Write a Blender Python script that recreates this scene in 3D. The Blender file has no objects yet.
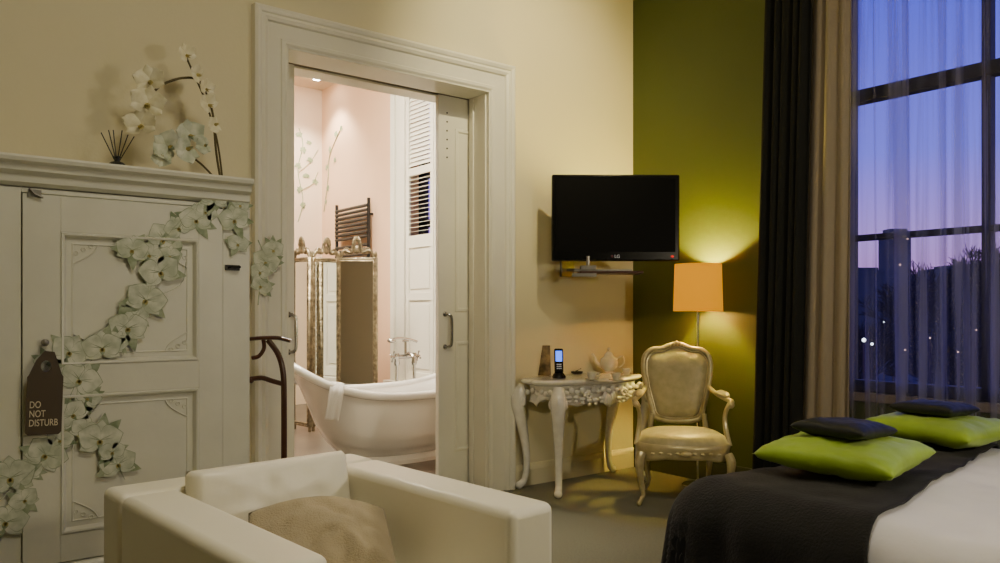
import bpy, bmesh, math, random
from mathutils import Vector, Matrix, noise
random.seed(7)
pi=math.pi; sin=math.sin; cos=math.cos
# ------------------------------------------------ camera geometry (room axes)
F=787.0; H=1.2; HV=312.0; FX,FY=0.616,0.788
def ray(u,v):
    c=(u-500)/F
    return (FX+FY*c, FY-FX*c, (HV-v)/F)
def atD(u,v,d):
    r=ray(u,v); return Vector((r[0]*d,r[1]*d,H+r[2]*d))
def onY(u,v,Y):
    r=ray(u,v); return atD(u,v,Y/r[1])
def onX(u,v,X):
    r=ray(u,v); return atD(u,v,X/r[0])
def onZ(u,v,z):
    r=ray(u,v); return atD(u,v,(z-H)/r[2])
# ------------------------------------------------ materials
def mat(name,col,rough=0.6,metal=0,bump=0,bscale=40,var=0,vscale=3,emis=None,estr=0,coat=0,sheen=0,spec=0.5,col2=None):
    m=bpy.data.materials.new(name); m.use_nodes=True
    nt=m.node_tree; b=nt.nodes['Principled BSDF']
    b.inputs['Base Color'].default_value=(*col,1); b.inputs['Roughness'].default_value=rough
    b.inputs['Metallic'].default_value=metal; b.inputs['Specular IOR Level'].default_value=spec
    b.inputs['Coat Weight'].default_value=coat; b.inputs['Sheen Weight'].default_value=sheen
    tc=nt.nodes.new('ShaderNodeTexCoord')
    if var>0 or col2:
        n=nt.nodes.new('ShaderNodeTexNoise'); n.inputs['Scale'].default_value=vscale; n.inputs['Detail'].default_value=5
        nt.links.new(tc.outputs['Object'],n.inputs['Vector'])
        r=nt.nodes.new('ShaderNodeValToRGB'); r.color_ramp.elements[0].position=0.35; r.color_ramp.elements[1].position=0.68
        c2=col2 if col2 else tuple(c*(1-var) for c in col)
        r.color_ramp.elements[0].color=(*c2,1); r.color_ramp.elements[1].color=(*col,1)
        nt.links.new(n.outputs['Fac'],r.inputs['Fac']); nt.links.new(r.outputs['Color'],b.inputs['Base Color'])
    if bump>0:
        n=nt.nodes.new('ShaderNodeTexNoise'); n.inputs['Scale'].default_value=bscale; n.inputs['Detail'].default_value=4
        nt.links.new(tc.outputs['Object'],n.inputs['Vector'])
        bp=nt.nodes.new('ShaderNodeBump'); bp.inputs['Strength'].default_value=bump; bp.inputs['Distance'].default_value=0.02
        nt.links.new(n.outputs['Fac'],bp.inputs['Height']); nt.links.new(bp.outputs['Normal'],b.inputs['Normal'])
    if emis:
        b.inputs['Emission Color'].default_value=(*emis,1); b.inputs['Emission Strength'].default_value=estr
    return m
M={}
M['cream']=mat('cream_paint',(0.76,0.70,0.48),0.7,bump=0.05,bscale=60,var=0.04,vscale=1.2)
M['green']=mat('green_paint',(0.070,0.092,0.013),0.5,bump=0.05,bscale=60,var=0.08,vscale=1.5)
M['pink']=mat('peach_paint',(0.80,0.53,0.34),0.7,bump=0.04,bscale=50,var=0.04)
M['pinkback']=mat('pale_peach_paint',(0.82,0.64,0.47),0.7,bump=0.04,bscale=50,var=0.04)
M['ceil']=mat('ceiling_paint',(0.7,0.64,0.5),0.8,bump=0.03)
M['white']=mat('white_gloss_paint',(0.84,0.82,0.70),0.35,bump=0.03,bscale=25,var=0.05,vscale=4)
M['cab']=mat('cabinet_paint',(0.78,0.78,0.67),0.38,bump=0.06,bscale=18,var=0.07,vscale=5)
M['carpet']=mat('carpet_pile',(0.20,0.195,0.12),0.95,bump=0.6,bscale=260,var=0.3,vscale=90,sheen=0.15)
M['bathfloor']=mat('bathroom_floor_stone',(0.13,0.10,0.075),0.35,bump=0.03,var=0.3,vscale=3)
M['leather']=mat('ivory_leather',(0.92,0.88,0.73),0.38,bump=0.12,bscale=9,var=0.03,vscale=3)
M['tan']=mat('tan_fabric',(0.46,0.38,0.24),0.9,bump=0.4,bscale=220,var=0.15,vscale=8,sheen=0.2)
M['char']=mat('charcoal_wool',(0.006,0.006,0.007),0.9,bump=0.35,bscale=120,var=0.3,vscale=14,sheen=0.03)
M['linen']=mat('white_linen',(0.80,0.79,0.86),0.8,bump=0.4,bscale=6,var=0.05,vscale=3)
M['lime']=mat('lime_satin',(0.34,0.52,0.03),0.5,bump=0.2,bscale=14,var=0.25,vscale=6,sheen=0.15)
M['blackpil']=mat('black_satin',(0.005,0.007,0.006),0.55,bump=0.2,bscale=16,sheen=0.03)
M['tvblack']=mat('black_plastic',(0.003,0.003,0.003),0.25,spec=0.3)
M['screen']=mat('dark_screen',(0.002,0.002,0.002),0.5,spec=0.1)
M['greymetal']=mat('grey_metal',(0.35,0.34,0.32),0.35,metal=0.9)
M['chrome']=mat('chrome',(0.8,0.8,0.8),0.12,metal=1)
M['nickel']=mat('satin_nickel',(0.42,0.41,0.38),0.25,metal=1.0)
M['gold']=mat('antique_silver_gilt',(0.36,0.30,0.19),0.32,metal=0.75,bump=0.4,bscale=50,col2=(0.14,0.11,0.065),vscale=20)
M['silverwood']=mat('aged_gilt_wood',(0.66,0.58,0.34),0.28,metal=0.3,bump=0.08,bscale=50,col2=(0.50,0.42,0.21),vscale=14)
M['silverpaint']=mat('silver_white_lacquer',(0.93,0.91,0.84),0.16,metal=0.08,bump=0.06,bscale=50,var=0.12,vscale=20,coat=0.4)
M['damask']=mat('champagne_satin',(0.52,0.46,0.26),0.4,bump=0.08,bscale=35,col2=(0.42,0.37,0.20),vscale=22,sheen=0.3)
M['enamel']=mat('white_enamel',(0.90,0.89,0.86),0.08,coat=0.8)
M['towel']=mat('white_terry',(0.9,0.89,0.87),0.9,bump=0.6,bscale=180)
M['mirror']=mat('mirror_silvering',(0.80,0.82,0.78),0.01,metal=1)
M['darkwood']=mat('dark_red_wood',(0.085,0.028,0.016),0.28,bump=0.1,bscale=30,var=0.3,vscale=12,coat=0.3)
M['dark']=mat('dark_metal',(0.012,0.010,0.009),0.45,metal=0.2)
M['frame']=mat('window_frame_dark',(0.008,0.008,0.010),0.6)
M['curtdark']=mat('dark_green_drape',(0.005,0.006,0.004),0.9,bump=0.2,bscale=120,sheen=0.02)
M['taupe']=mat('taupe_drape',(0.32,0.265,0.195),0.85,bump=0.2,bscale=120,sheen=0.1)
M['petal']=mat('white_petal',(0.76,0.78,0.66),0.7,col2=(0.46,0.52,0.39),vscale=20)
M['petal2']=mat('ivory_petal',(0.90,0.86,0.66),0.6,col2=(0.74,0.69,0.46),vscale=26)
M['pgreen']=mat('petal_green',(0.20,0.27,0.14),0.7,col2=(0.42,0.48,0.34),vscale=24)
M['vgreen']=mat('vine_green',(0.20,0.27,0.12),0.7,col2=(0.36,0.40,0.24),vscale=24)
M['centre']=mat('orchid_centre',(0.48,0.40,0.12),0.6)
M['stem']=mat('orchid_stem',(0.10,0.08,0.03),0.7)
M['sign']=mat('brown_card',(0.085,0.062,0.038),0.6,bump=0.03)
M['signtext']=mat('cream_print',(0.72,0.64,0.46),0.6)
M['porcelain']=mat('ivory_porcelain',(0.90,0.87,0.75),0.12,coat=0.4,col2=(0.80,0.74,0.54),vscale=14)
M['ledwhite']=mat('downlight_glow',(1,1,1),0.5,emis=(1,0.93,0.8),estr=90)
M['bluescr']=mat('handset_screen',(0.05,0.15,0.6),0.3,emis=(0.06,0.18,1),estr=2.2)
M['red']=mat('red_indicator',(0.5,0,0),0.4,emis=(1,0.0,0.0),estr=1.0)
M['bright']=mat('street_light_glow',(1,1,1),0.5,emis=(0.85,1,0.95),estr=5)
M['amber']=mat('amber_light_glow',(1,1,1),0.5,emis=(1,0.6,0.25),estr=1.6)
M['tree']=mat('bare_tree_bark',(0.004,0.004,0.009),0.95)
M['ground']=mat('dusk_ground',(0.010,0.012,0.03),0.9,var=0.4,vscale=0.2)
M['tower']=mat('dusk_building',(0.012,0.015,0.045),0.9,emis=(0.03,0.035,0.11),estr=0.18)  # faint blue emission stands in for dusk light on the facades
M['logo']=mat('logo_grey',(0.5,0.5,0.5),0.4,emis=(0.7,0.7,0.7),estr=0.2)
def shade_mat():
    m=mat('orange_lamp_shade',(0.45,0.16,0.001),0.9,bump=0.1,bscale=200,spec=0.0)
    nt=m.node_tree;b=nt.nodes['Principled BSDF']
    b.inputs['Emission Color'].default_value=(1.0,0.385,0.0,1); b.inputs['Emission Strength'].default_value=0.78
    return m
M['shade']=shade_mat()
def sheer_mat():
    m=bpy.data.materials.new('sheer_voile'); m.use_nodes=True; nt=m.node_tree; nt.nodes.clear()
    o=nt.nodes.new('ShaderNodeOutputMaterial'); mx=nt.nodes.new('ShaderNodeMixShader')
    t=nt.nodes.new('ShaderNodeBsdfTransparent'); t.inputs[0].default_value=(0.88,0.88,0.95,1)
    d=nt.nodes.new('ShaderNodeBsdfDiffuse'); d.inputs[0].default_value=(0.36,0.35,0.42,1)
    tl=nt.nodes.new('ShaderNodeBsdfTranslucent'); tl.inputs[0].default_value=(0.50,0.50,0.60,1)
    ad=nt.nodes.new('ShaderNodeMixShader'); ad.inputs[0].default_value=0.5
    nt.links.new(d.outputs[0],ad.inputs[1]); nt.links.new(tl.outputs[0],ad.inputs[2])
    # gathered weave density: soft irregular vertical bands along the cloth
    tc=nt.nodes.new('ShaderNodeTexCoord'); mp=nt.nodes.new('ShaderNodeMapping'); mp.inputs['Scale'].default_value=(0.0,15.0,0.30)
    nz=nt.nodes.new('ShaderNodeTexNoise'); nz.inputs['Scale'].default_value=1.0; nz.inputs['Detail'].default_value=3.0
    nt.links.new(tc.outputs['Object'],mp.inputs[0]); nt.links.new(mp.outputs[0],nz.inputs['Vector'])
    m1=nt.nodes.new('ShaderNodeMapRange'); m1.interpolation_type='SMOOTHSTEP'; m1.inputs[1].default_value=0.40; m1.inputs[2].default_value=0.62; m1.inputs[3].default_value=0.08; m1.inputs[4].default_value=0.56
    nt.links.new(nz.outputs['Fac'],m1.inputs[0])
    lw=nt.nodes.new('ShaderNodeLayerWeight'); lw.inputs[0].default_value=0.5
    mr=nt.nodes.new('ShaderNodeMapRange'); mr.interpolation_type='SMOOTHSTEP'; mr.inputs[1].default_value=0.2; mr.inputs[2].default_value=1.0; mr.inputs[3].default_value=0.0; mr.inputs[4].default_value=0.30
    nt.links.new(lw.outputs['Facing'],mr.inputs[0])
    s=nt.nodes.new('ShaderNodeMath'); s.operation='ADD'; s.use_clamp=True
    nt.links.new(m1.outputs[0],s.inputs[0]); nt.links.new(mr.outputs[0],s.inputs[1]); nt.links.new(s.outputs[0],mx.inputs[0])
    nt.links.new(t.outputs[0],mx.inputs[1]); nt.links.new(ad.outputs[0],mx.inputs[2]); nt.links.new(mx.outputs[0],o.inputs[0])
    return m
M['sheer']=sheer_mat()
# ------------------------------------------------ mesh builder
class MB:
    def __init__(s): s.v=[];s.f=[];s.m=[]
    def add(s,vs,fs,mi=0):
        o=len(s.v); s.v+= [tuple(v) for v in vs]
        for f in fs: s.f.append(tuple(i+o for i in f)); s.m.append(mi)
    def box(s,x0,x1,y0,y1,z0,z1,mi=0):
        s.add([(x0,y0,z0),(x1,y0,z0),(x1,y1,z0),(x0,y1,z0),(x0,y0,z1),(x1,y0,z1),(x1,y1,z1),(x0,y1,z1)],
              [(0,3,2,1),(4,5,6,7),(0,1,5,4),(1,2,6,5),(2,3,7,6),(3,0,4,7)],mi)
    def grid(s,fn,nu,nv,cu=False,cv=False,mi=0):
        vs=[fn(i/(nu if cu else nu-1), j/(nv if cv else nv-1)) for i in range(nu) for j in range(nv)]
        fs=[]
        for i in range(nu if cu else nu-1):
            for j in range(nv if cv else nv-1):
                a=i*nv+j; b=((i+1)%nu)*nv+j; c=((i+1)%nu)*nv+(j+1)%nv; d=i*nv+(j+1)%nv
                fs.append((a,b,c,d))
        s.add(vs,fs,mi)
    def tube(s,pts,r,n=10,closed=False,mi=0,flat=1.0):
        pts=[Vector(p) for p in pts]; k=len(pts)
        rr=r if isinstance(r,(list,tuple)) else [r]*k
        vs=[];fs=[]; up=None
        for i in range(k):
            if closed: t=(pts[(i+1)%k]-pts[i-1])
            else: t=pts[min(i+1,k-1)]-pts[max(i-1,0)]
            if t.length<1e-9: t=Vector((0,0,1))
            t.normalize()
            if up is None:
                up=Vector((0,0,1)) if abs(t.z)<0.9 else Vector((0,1,0))
            a=t.cross(up)
            if a.length<1e-4: a=t.cross(Vector((1,0,0)))
            a.normalize(); b=a.cross(t); b.normalize(); up=b
            for j in range(n):
                th=2*pi*j/n
                vs.append(pts[i]+a*cos(th)*rr[i]+b*sin(th)*rr[i]*flat)
        for i in range(k if closed else k-1):
            for j in range(n):
                i2=(i+1)%k
                fs.append((i*n+j,i2*n+j,i2*n+(j+1)%n,i*n+(j+1)%n))
        if not closed:
            fs.append(tuple(range(n-1,-1,-1))); fs.append(tuple((k-1)*n+j for j in range(n)))
        s.add(vs,fs,mi)
    def lathe(s,prof,c=(0,0,0),n=28,mi=0,cap=True):
        k=len(prof); vs=[];fs=[]
        for (r,z) in prof:
            for j in range(n):
                th=2*pi*j/n; vs.append((c[0]+r*cos(th),c[1]+r*sin(th),c[2]+z))
        for i in range(k-1):
            for j in range(n): fs.append((i*n+j,i*n+(j+1)%n,(i+1)*n+(j+1)%n,(i+1)*n+j))
        if cap:
            fs.append(tuple(range(n-1,-1,-1))); fs.append(tuple((k-1)*n+j for j in range(n)))
        s.add(vs,fs,mi)
    def ball(s,c,r,sc=(1,1,1),n=12,mi=0):
        prof=[(max(1e-4,r*sin(pi*i/8)),-r*cos(pi*i/8)) for i in range(9)]
        vs=[];fs=[]
        for (q,z) in prof:
            for j in range(n):
                th=2*pi*j/n; vs.append((c[0]+q*cos(th)*sc[0],c[1]+q*sin(th)*sc[1],c[2]+z*sc[2]))
        for i in range(8):
            for j in range(n): fs.append((i*n+j,i*n+(j+1)%n,(i+1)*n+(j+1)%n,(i+1)*n+j))
        s.add(vs,fs,mi)
    def obj(s,name,mats,parent=None,loc=None,rot=None,bevel=0,seg=3,angle=35,sub=0,label=None,category=None,group=None,kind=None,smooth=True,recalc=True,solid=0):
        me=bpy.data.meshes.new(name); me.from_pydata(s.v,[],s.f)
        if not isinstance(mats,(list,tuple)): mats=[mats]
        for mm in mats: me.materials.append(mm)
        me.polygons.foreach_set('material_index',s.m); me.update()
        if recalc:
            bm=bmesh.new(); bm.from_mesh(me); bmesh.ops.recalc_face_normals(bm,faces=bm.faces); bm.to_mesh(me); bm.free()
        if smooth:
            me.shade_smooth()
            try: me.set_sharp_from_angle(angle=math.radians(angle))
            except Exception: pass
        o=bpy.data.objects.new(name,me); bpy.context.scene.collection.objects.link(o)
        if parent: o.parent=parent
        if loc: o.location=loc
        if rot: o.rotation_euler=rot
        if solid: 
            q=o.modifiers.new('s','SOLIDIFY'); q.thickness=solid; q.offset=0
        if bevel:
            q=o.modifiers.new('b','BEVEL'); q.width=bevel; q.segments=seg; q.limit_method='ANGLE'; q.angle_limit=math.radians(40)
            q.harden_normals=False
        if sub:
            q=o.modifiers.new('u','SUBSURF'); q.levels=sub; q.render_levels=sub
        if label: o['label']=label
        if category: o['category']=category
        if group: o['group']=group
        if kind: o['kind']=kind
        return o
def thing(name,label,category,loc=(0,0,0),rz=0,group=None):
    o=bpy.data.objects.new(name,None); bpy.context.scene.collection.objects.link(o)
    o.empty_display_size=0.1; o.location=loc; o.rotation_euler=(0,0,rz)
    o['label']=label;o['category']=category
    if group:o['group']=group
    return o
def subpart(name,parent):
    o=bpy.data.objects.new(name,None); bpy.context.scene.collection.objects.link(o); o.parent=parent; return o
def text_obj(name,body,size,m,parent,loc,rot,extrude=0.001,align='CENTER',spacing=1.0,bold=0.012):
    cu=bpy.data.curves.new(name+'_c','FONT'); cu.body=body; cu.size=size; cu.extrude=extrude; cu.align_x=align; cu.space_line=spacing; cu.offset=size*bold
    t=bpy.data.objects.new(name+'_t',cu); bpy.context.scene.collection.objects.link(t)
    dg=bpy.context.evaluated_depsgraph_get(); me=bpy.data.meshes.new_from_object(t.evaluated_get(dg))
    bpy.data.objects.remove(t); me.materials.clear(); me.materials.append(m)
    o=bpy.data.objects.new(name,me); bpy.context.scene.collection.objects.link(o); o.parent=parent; o.location=loc; o.rotation_euler=rot
    return o
def ext_x(mb,prof,x0,x1,mi=0):
    n=len(prof); vs=[(x0,y,z) for y,z in prof]+[(x1,y,z) for y,z in prof]
    fs=[(i,(i+1)%n,n+(i+1)%n,n+i) for i in range(n)]+[tuple(range(n)),tuple(range(2*n-1,n-1,-1))]
    mb.add(vs,fs,mi)
def rect_mould(mb,x0,x1,z0,z1,y,prof,mi=0):
    vs=[];n=len(prof)
    for (o,p) in prof:
        vs+=[(x0+o,y-p,z0+o),(x0+o,y-p,z1-o),(x1-o,y-p,z1-o),(x1-o,y-p,z0+o)]
    fs=[]
    for i in range(n-1):
        for j in range(4): fs.append((i*4+j,i*4+(j+1)%4,(i+1)*4+(j+1)%4,(i+1)*4+j))
    mb.add(vs,fs,mi)
def spline(pts,n=8):
    pts=[Vector(p) for p in pts]; out=[]
    for i in range(len(pts)-1):
        p0=pts[max(i-1,0)];p1=pts[i];p2=pts[i+1];p3=pts[min(i+2,len(pts)-1)]
        for k in range(n):
            t=k/n
            out.append(0.5*((2*p1)+(p2-p0)*t+(2*p0-5*p1+4*p2-p3)*t*t+(3*p1-p0-3*p2+p3)*t**3))
    out.append(pts[-1]); return out
def lerpr(rs,n):
    out=[]
    for i in range(len(rs)-1):
        for k in range(n): out.append(rs[i]+(rs[i+1]-rs[i])*k/n)
    out.append(rs[-1]); return out
# ------------------------------------------------ SETTING
XW=4.59; YW=4.19; CZ=4.1
OX0,OX1,OZ=1.757,3.18,2.675
S='structure'
mb=MB(); mb.box(-3,4.8,-3,4.39,-0.1,0); mb.obj('floor',M['carpet'],kind=S,smooth=False)
mb=MB(); mb.box(-3,4.8,4.39,9.5,-0.1,0); mb.obj('floor',M['bathfloor'],kind=S,smooth=False)
mb=MB(); mb.box(-3,4.8,-3,4.39,CZ,CZ+0.1); mb.obj('ceiling',M['ceil'],kind=S,smooth=False)
mb=MB(); mb.box(-3,4.8,4.39,9.5,4.03,4.2); mb.obj('ceiling',mat('bathroom_ceiling_paint',(0.66,0.56,0.45),0.8),kind=S,smooth=False)
mb=MB()
for (a,b) in ((4.19,4.39),):
    mb.box(-3,OX0,a,b,0,CZ); mb.box(OX1,XW,a,b,0,CZ); mb.box(OX0,OX1,a,b,OZ,CZ)
mb.obj('wall_north',M['cream'],kind=S,smooth=False)
mb=MB(); mb.box(-3,OX0,4.47,4.6,0,4.03); mb.box(OX1,4.59,4.47,4.6,0,4.03); mb.box(OX0,OX1,4.47,4.6,OZ,4.03)
mb.obj('wall_partition',mat('partition_dark_for_mirror',(0.26,0.23,0.16),0.6,bump=0.03),kind=S,smooth=False)  # bathroom side coloured dark only to deepen the mirror reflections
WY0,WY1,WZ0,WZ1=0.75,2.50,0.72,3.85
mb=MB(); mb.box(XW,4.8,-3,WY0,0,CZ); mb.box(XW,4.8,WY1,4.62,0,CZ); mb.box(XW,4.8,WY0,WY1,0,WZ0); mb.box(XW,4.8,WY0,WY1,WZ1,CZ)
mb.obj('wall_east',M['green'],kind=S,smooth=False)
mb=MB(); mb.box(-3.1,-3,-3,9.5,0,4.2); mb.obj('wall_west',M['cream'],kind=S,smooth=False)
mb=MB(); mb.box(-3,4.8,-3.1,-3,0,4.2); mb.obj('wall_south',M['green'],kind=S,smooth=False)
XB,YB=4.4,9.32
BY0,BY1=6.1,7.22
mb=MB(); mb.box(XB,4.6,4.6,BY0,0,4.03); mb.box(XB,4.6,BY1,YB+0.1,0,4.03); mb.box(XB,4.6,BY0,BY1,0,0.45); mb.box(XB,4.6,BY0,BY1,3.8,4.03)
mb.obj('wall_bathroom_east',M['pink'],kind=S,smooth=False)
mb=MB(); mb.box(-3,4.6,YB,YB+0.15,0,4.03); mb.obj('wall_bathroom_north',M['pinkback'],kind=S,smooth=False)
mb=MB(); ext_x(mb,[(4.19,0),(4.165,0),(4.165,0.11),(4.172,0.13),(4.18,0.145),(4.19,0.15)],3.375,4.59); mb.obj('baseboard_north',M['cream'],kind=S,smooth=False)
mb=MB(); mb.box(4.565,4.59,-3,4.16,0,0.15); mb.obj('baseboard_east',mat('base_green',(0.05,0.06,0.02),0.5),kind=S,bevel=0.006)
prof=[(0,0),(0,0.022),(0.012,0.03),(0.03,0.03),(0.036,0.022),(0.06,0.024),(0.085,0.026),(0.11,0.03),(0.118,0.042),(0.135,0.05),(0.15,0.044),(0.158,0.052),(0.175,0.058),(0.19,0.05),(0.192,0.0)]
mb=MB(); vs=[]
for (o,p) in prof:
    y=YW-p-0.0005; vs+=[(OX0-o,y,0),(OX0-o,y,OZ+o),(OX1+o,y,OZ+o),(OX1+o,y,0)]
fs=[]
for i in range(len(prof)-1):
    for j in range(3): fs.append((i*4+j,i*4+j+1,(i+1)*4+j+1,(i+1)*4+j))
mb.add(vs,fs); mb.obj('trim_1',M['white'],kind=S,angle=25)
mb=MB(); 
mb.box(OX1-0.012,OX1,4.17,4.40,0,OZ); mb.box(OX0,OX0+0.012,4.17,4.40,0,OZ); mb.box(OX0+0.012,OX1-0.012,4.17,4.40,OZ-0.012,OZ)
mb.box(OX1-0.022,OX1-0.012,4.20,4.23,0,OZ-0.02); mb.box(OX1-0.022,OX1-0.012,4.34,4.37,0,OZ-0.02)
mb.box(OX1-0.012,OX1,4.47,4.62,0,OZ);mb.box(OX0,OX0+0.012,4.47,4.62,0,OZ);mb.box(OX0+0.012,OX1-0.012,4.47,4.62,OZ-0.012,OZ)
mb.obj('trim_2',M['white'],kind=S,bevel=0.002)
def leaf(name,x0,x1,hx,sd):
    root=bpy.data.objects.new(name,None); bpy.context.scene.collection.objects.link(root); root['kind']=S
    root.location=((x0+x1)/2,4.43,0)
    c=(x0+x1)/2
    mb=MB(); mb.box(x0-c,x1-c,-0.02,0.02,0.01,2.66)
    rect_mould(mb,x0-c+0.13,x1-c-0.13,0.25,1.0,-0.02,[(0,0),(0.005,0.008),(0.02,0.01),(0.03,0.0)])
    rect_mould(mb,x0-c+0.13,x1-c-0.13,1.2,2.45,-0.02,[(0,0),(0.005,0.008),(0.02,0.01),(0.03,0.0)])
    mb.obj('door_panel',M['white'],parent=root,bevel=0.002,recalc=True)
    mb=MB(); hx=hx-c
    for z in (0.965,1.185): mb.ball((hx,-0.024,z),0.018,sc=(1,0.5,1))
    mb.tube(spline([(hx,-0.022,0.965),(hx+sd*0.022,-0.045,0.968),(hx+sd*0.036,-0.05,1.0),(hx+sd*0.036,-0.05,1.15),(hx+sd*0.022,-0.045,1.182),(hx,-0.022,1.185)],6),0.010,8)
    mb.obj('handle',M['nickel'],parent=root)
    return root
r=leaf('door_1',2.926,3.62,2.975,1)
for i in range(6):
    mb=MB(); mb.ball((0.06-0.34,-0.0205,2.62-0.075-0.06*i),0.006,n=8); mb.obj('peg_hole',M['dark'],parent=r)
leaf('door_2',1.22,1.906,1.868,1)
# ------------------------------------------------ main window
def win():
    mb=MB(); x0,x1=4.63,4.70
    mb.box(x0,x1,WY0,WY1,WZ0,WZ0+0.07); mb.box(x0,x1,WY0,WY1,WZ1-0.07,WZ1)
    mb.box(x0,x1,WY0,WY0+0.06,WZ0,WZ1); mb.box(x0,x1,WY1-0.04,WY1,WZ0,WZ1)
    mb.box(x0-0.02,x1,WY0,WY1,2.46,2.535); mb.box(x0,x1,WY0,WY1,1.63,1.665)
    mb.box(x0,x1,1.69,1.735,WZ0,WZ1)
    mb.obj('window_1',M['frame'],kind=S,bevel=0.004)
    mb=MB(); mb.box(XW-0.02,4.63,WY1-0.012,WY1,WZ0,WZ1); mb.box(XW-0.02,XW-0.001,WY1,WY1+0.09,WZ0-0.05,WZ1+0.05)
    mb.box(XW-0.02,XW-0.001,WY0-0.09,WY0,WZ0-0.05,WZ1+0.05)
    mb.box(XW-0.02,4.63,WY0-0.09,WY1+0.09,WZ0-0.05,WZ0); mb.obj('trim_3',mat('taupe_window_trim',(0.25,0.2,0.15),0.5),kind=S,bevel=0.003)
win()
# ------------------------------------------------ bathroom window shutters
def louvre_shutter(name,y0,y1,label):
    root=thing(name,label,'window shutter',(XB-0.02,(y0+y1)/2,0.47),group='louvred window shutters')
    w=(y1-y0)/2-0.003; h=3.32
    mb=MB(); mb.box(-0.02,0.012,-w,-w+0.06,0,h); mb.box(-0.02,0.012,w-0.06,w,0,h)
    for a,b in ((0,0.1),(0.85,0.93),(1.40,1.53),(2.16,2.24),(h-0.08,h)): mb.box(-0.018,0.01,-w,w,a,b)
    mb.box(-0.006,0.006,-w+0.05,w-0.05,0.05,1.42)
    for a,b in ((0.14,0.81),(0.97,1.36)):
        mb.box(-0.013,-0.004,-w+0.09,w-0.09,a,b)
    mb.obj('frame',M['white'],parent=root,bevel=0.003)
    mb=MB()
    def slats(a,b,tilt):
        n=int((b-a)/0.045)
        for i in range(n):
            z=a+(i+0.5)*(b-a)/n; dx=0.024*cos(tilt); dz=0.024*sin(tilt)
            q=0.003
            mb.add([(-dx,-w+0.06,z-dz),(dx,-w+0.06,z+dz),(dx,w-0.06,z+dz),(-dx,w-0.06,z-dz),
                    (-dx,-w+0.06,z-dz+q),(dx,-w+0.06,z+dz+q),(dx,w-0.06,z+dz+q),(-dx,w-0.06,z-dz+q)],
                   [(0,1,2,3),(4,7,6,5),(0,4,5,1),(1,5,6,2),(2,6,7,3),(3,7,4,0)])
    slats(1.55,2.14,0.12); slats(2.26,h-0.1,1.2)
    mb.obj('louvre_slats',M['white'],parent=root,smooth=False)
louvre_shutter('window_shutter',6.665,7.21,'white painted louvred window shutter with open middle slats')
louvre_shutter('window_shutter',6.11,6.66,'white painted louvred window shutter with open middle slats')
mb=MB()
for (a,b,t) in ((7.22,7.30,0.05),(7.30,7.42,0.03),(7.42,7.50,0.06)): mb.box(XB-t,XB,a,b,0.3,3.95)
mb.box(XB-0.05,XB,5.85,6.1,0.3,3.95)
mb.box(XB-0.12,XB,5.8,7.55,0.40,0.46); mb.box(XB-0.05,XB,5.85,7.5,0.12,0.40);mb.box(XB-0.08,XB,5.85,7.5,0,0.12)
mb.obj('trim_4',M['white'],kind=S,bevel=0.006)
mb=MB(); mb.box(4.53,4.57,BY0,BY0+0.04,0.45,3.8); mb.box(4.53,4.57,BY1-0.14,BY1,0.45,3.8); mb.box(4.53,4.57,6.62,6.74,0.45,3.8); mb.box(4.53,4.57,BY0,BY1,0.45,0.5); mb.box(4.53,4.57,BY0,BY1,3.76,3.8);mb.box(4.53,4.57,BY0,BY1,2.1,2.18);mb.box(4.53,4.57,BY0,BY1,2.62,2.8)
mb.obj('window_2',M['frame'],kind=S)
mb=MB(); mb.box(XB-0.03,XB,7.56,YB,0,0.18); mb.obj('baseboard_bathroom',M['white'],kind=S)
DL=((4.12,8.85),(3.55,8.85),(3.0,6.9),(2.6,5.6))
for i,(x,y) in enumerate(DL):
    root=thing('downlight','small round recessed ceiling downlight, glowing white','ceiling light',(x,y,4.03),group='bathroom downlights')
    mb=MB(); mb.lathe([(0.055,-0.014),(0.075,-0.014),(0.08,-0.006),(0.08,0.0),(0.055,0.0)],cap=False); mb.obj('trim_ring',M['greymetal'],parent=root)
    mb=MB(); mb.lathe([(0.001,-0.018),(0.055,-0.018),(0.055,-0.001)],cap=False,n=20); mb.obj('bulb',M['ledwhite'],parent=root)
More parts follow.
